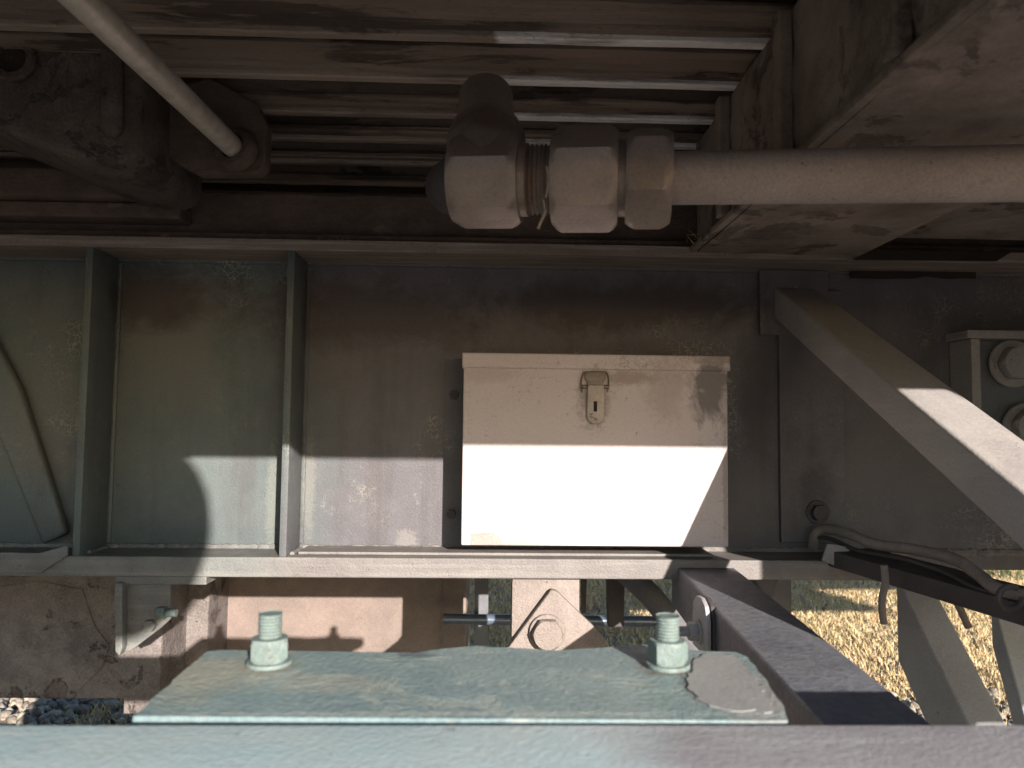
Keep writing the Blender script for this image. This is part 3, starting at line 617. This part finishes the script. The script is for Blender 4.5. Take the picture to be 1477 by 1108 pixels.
mesh_obj('hose_clip', tube([P(1458+18*math.cos(t), 862+16*math.sin(t), 1.0) for t in np.linspace(0, 5.2, 18)], .0045, 8), 'darkmetal', cbx, True)
cb3 = thing('wire', P(1200, 785, 1.42), 'thin black wire running beneath the dusty hose on the tray', 'wire')
path = [P(1178,775,1.46), P(1200,778,1.42), P(1240,795,1.35), P(1300,806,1.25), P(1360,825,1.17), P(1400,845,1.10), P(1450,862,1.04), P(1540,892,.95)]
mesh_obj('wire_strand', tube(spline(path, 8), .004, 10), 'darkmetal', cb3, True)

# ---------------------------------------------------------------- below the girder
# triangular hanging bracket at the left
tbk = thing('gusset_bracket', P(205, 940, YF+.02), 'grey triangular gusset bracket with a bolt hanging under the girder at the left', 'bracket')
YG = YF+.012
mesh_obj('gusset', prism([P(a,b,YG) for a,b in ((176,841),(246,841),(246,893),(232,906),(190,938),(180,941),(174,934))], (0,.01,0), .002), 'flange', tbk, True)
mesh_obj('edge_fold', prism([P(a,b,YG-.0005) for a,b in ((173,838),(184,838),(184,930),(180,941),(174,935))], (0,-.02,0), .002), 'flange', tbk, True)
mesh_obj('top_pad', B(P(170,838,YG).x, P(300,838,YG).x, YF+.004, YF+.08, P(200,842,YG).z, zb_bot-.0005, .002), 'flange', tbk)
bolt(tbk, P(228, 884, YG-.008), (1,0,.0), .012, .014, None, 'bolt', stud=(.007,.02))
bolt(tbk, P(219, 901, YG-.0005), (0,-1,0), .011, .012, None, 'flange')

# hanger with triangular lug and hex bolt in the middle
hg = thing('brake_hanger', P(788, 940, 1.40), 'pale pitted steel hanger with triangular lug and large hex bolt beneath the toolbox', 'hanger')
mesh_obj('hanger_plate', prism([P(a,b,1.42) for a,b in ((739,828),(836,828),(836,960),(737,960))], (0,.06,0), .003), 'hanger', hg, True)
mesh_obj('triangular_lug', prism([P(a,b,1.40) for a,b in ((795,851),(803,853),(868,915),(874,924),(873,960),(700,960),(735,932))], (0,.018,0), .003, 3), 'hanger', hg, True)
bolt(hg, P(789, 912, 1.3985), (0,-1,0), .030, .018, .034, 'hanger', rot=.0)

# dark brake block + diagonal tube + blue pipe behind
bk = thing('brake_post', P(888, 905, 1.75), 'black upright steel post seen right of the pale hanger below the girder', 'post')
mesh_obj('post_body', prism([P(a,b,1.75) for a,b in ((876,820),(902,820),(900,905),(878,905))], (0,.03,0), .003), 'darkmetal', bk)
bk2 = thing('thin_strap', P(843, 885, 1.8), 'thin dark strap hanging just right of the pale hanger', 'strap')
mesh_obj('strap_body', prism([P(a,b,1.8) for a,b in ((838,820),(847,820),(845,885),(839,885))], (0,.01,0), .001), 'darkmetal', bk2)
dt = thing('diagonal_tube', P(985, 915, 1.6), 'grey round tube slanting down behind the right bolt of the mounting plate', 'tube')
mesh_obj('tube_body', tube([P(888,812,1.70), P(940,860,1.64), P(992,925,1.58), P(1010,960,1.55)], .026, 22), 'greybrace', dt, True)
bp = thing('cross_pipe', P(820, 892, 1.95), 'slim blue grey pipe running level behind the hanger below the girder', 'pipe')
mesh_obj('pipe_tube', tube([P(640,893,1.95), P(1000,897,1.95)], .0135, 18), 'bluepipe', bp, True)

# far rusty tank boxes on the left
YT = 2.2
ft = thing('rusty_side_tank', P(100, 1005, 1.9), 'flaking rusty steel tank wall below the girder at the lower left', 'tank')
mesh_obj('tank_wall', B(-3.4, P(232,960,1.9).x, 1.90, 2.5, P(100,1008,1.9).z, P(100,800,1.9).z, .006), 'rust', ft)
mesh_obj('wall_flake', prism([P(a,b,1.899) for a,b in ((-40,850),(60,838),(120,850),(128,878),(138,905),(158,930),(150,960),(110,1000),(-40,1003))], (0,-.003,0), .001), 'rust', ft)
ft2 = thing('middle_tank', P(265, 1005, 2.05), 'narrow rusty tank end between the gusset bracket and the pinkish tank', 'tank')
mesh_obj('tank_wall', B(P(235,960,2.05).x-.1, P(300,900,2.05).x, 2.05, 2.55, P(265,1030,2.05).z, P(265,800,2.05).z, .004), 'rust', ft2)
ft3 = thing('pink_tank', P(480, 960, YT), 'pinkish brown rusty tank behind the mounting plate with sunlit patches', 'tank')
mesh_obj('tank_wall', B(P(300,900,YT).x, P(672,900,YT).x, YT, 2.6, P(480,1010,YT).z, P(480,790,YT).z, .006), 'rustpink', ft3)
mesh_obj('wall_seam', B(P(635,900,YT).x, P(639,900,YT).x, YT-.004, YT-.0005, P(480,1010,YT).z, P(480,790,YT).z, .001), 'rust', ft3)
ps = thing('upright_angle', P(694, 960, 2.0), 'dark upright angle iron at the right end of the pinkish tank', 'post')
mesh_obj('angle_leaf', B(P(684,900,2.0).x, P(704,900,2.0).x, 2.0, 2.008, P(694,990,2.0).z, P(694,790,2.0).z, .001), 'greybrace', ps)
mesh_obj('angle_leaf', B(P(684,900,2.0).x, P(684,900,2.0).x+.008, 2.0085, 2.06, P(694,990,2.0).z, P(694,790,2.0).z, .001), 'greybrace', ps)

# ---------------------------------------------------------------- foreground: side beam and mounting plate
ZP = -.196
sb = thing('side_beam', (0, .4, ZP-.1), 'blurred pale green steel side beam along the bottom edge of the view', 'beam')
yn = PZ(700, 1044.5, ZP+.0015).y
bm = bmesh.new(); box(bm, -1.3, 1.15, .22, yn, ZP-.05, ZP+.0015); bmesh.ops.recalc_face_normals(bm, faces=bm.faces); bevel(bm, .003, 3)
mesh_obj('beam_flange', bm, 'beam', sb, True)
mp = thing('mounting_plate', (0, .6, ZP-.02), 'chipped pale green mounting plate with two upright studs in the foreground', 'plate')
pts = [PZ(a,b,ZP) for a,b in ((192,1033),(1139,1040))]
farp = [PZ(a,b,ZP) for a,b in ((1125,1010),(1100,975),(1078,948),(1062,941),(1000,938),(945,938),(935,930),(905,931),(870,934),(800,938),(745,935),(690,932),(640,936),(600,942),(520,941),(440,939),(320,938),(300,940),(280,955),(235,995))]
bm = bmesh.new()
ring = [pts[0], pts[1]]+farp
den2 = []
rr = random.Random(11)
for i, p in enumerate(ring):
    q = ring[(i+1) % len(ring)]; k = max(1, int((q-p).length/.01))
    for j in range(k): 
        jit = 0 if i == 0 else .0012
        den2.append(p.lerp(q, j/k)+Vector((rr.uniform(-jit,jit), rr.uniform(-jit,jit), 0)))
prism(den2, (0,0,-.020), 0, bm=bm); bmesh.ops.triangulate(bm, faces=[f for f in bm.faces if len(f.verts) > 4])
mesh_obj('plate_body', bm, 'plate', mp)
# raised paint flakes on the plate
flz = ZP+.0003
def flake(pp_, th, mat, nm='paint_flake'):
    q = [PZ(a,b,flz) for a,b in pp_]; ed = []
    rr = random.Random(9)
    for i, p in enumerate(q):
        n2 = q[(i+1) % len(q)]; k = max(1, int((n2-p).length/.006))
        for j in range(k): ed.append(p.lerp(n2, j/k)+Vector((rr.uniform(-.0022,.0022), rr.uniform(-.003,.003), 0)))
    bm = prism(ed, (0,0,th), 0); return mesh_obj(nm, bm, mat, mp)
if False: flake([(215,1030),(235,1008),(300,1003),(342,1006),(360,1014),(352,1024),(330,1032),(250,1035)], .0022, 'beam')
flake([(1012,945),(1056,944),(1072,958),(1095,990),(1118,1028),(1040,1024),(1005,1010),(990,985),(1000,960)], .0006, 'flakepink')
for px, py, Rn in ((388, 958, .0165), (963, 961, .0165)):
    base = PZ(px, py, ZP+.0005)
    bolt(mp, base, (0,0,1), Rn, .0185, .0185, 'bolt', rot=.25, stud=(.0098,.019))

# ---------------------------------------------------------------- unseen boxes and tank shape added to block the sun
bb = thing('battery_box', (1.6, .4, -.06), 'grey battery box hung under the wagon side to the right, outside the view', 'box')  # added to shade the right part of girder and strut
mesh_obj('box_shell', B(.965, 2.3, .19, .55, -.20, ZS+.25, .01), 'body', bb)
gb = thing('equipment_box', (-.9, .37, -.6), 'grey equipment box under the left end of the near beam, outside the view', 'box')  # added to shade the ballast and the left tank wall
mesh_obj('box_shell', B(-.72, -.37, .25, .47, -.6, -.205-.05, .008), 'body', gb)
mesh_obj('box_upper', B(-1.7, -.37, .25, .47, -.192, -.10, .008), 'body', gb)
tk = thing('standing_tank', (-.8, -1.2, -H), 'round ended storage tank on legs beside the track, behind the viewer', 'tank')  # added; stands in for the person whose rounded shadow falls at left
prof = []
R_ = .19; cx = .455
for t in np.linspace(0, math.pi/2, 8): prof.append((.13*(1-math.cos(t)) , max(.004, R_*math.sin(t))))
prof2 = [(2.2-s, r) for s, r in prof][::-1]
mesh_obj('tank_shell', lathe((cx, -1.2, .502), (-1,0,0), prof+prof2, 40), 'body', tk, True)
for lx in (-1.6, -.9):
    for ly in (-1.36, -1.04): mesh_obj('leg', B(lx-.025, lx+.025, ly-.025, ly+.025, -H, .42, .003), 'body', tk)
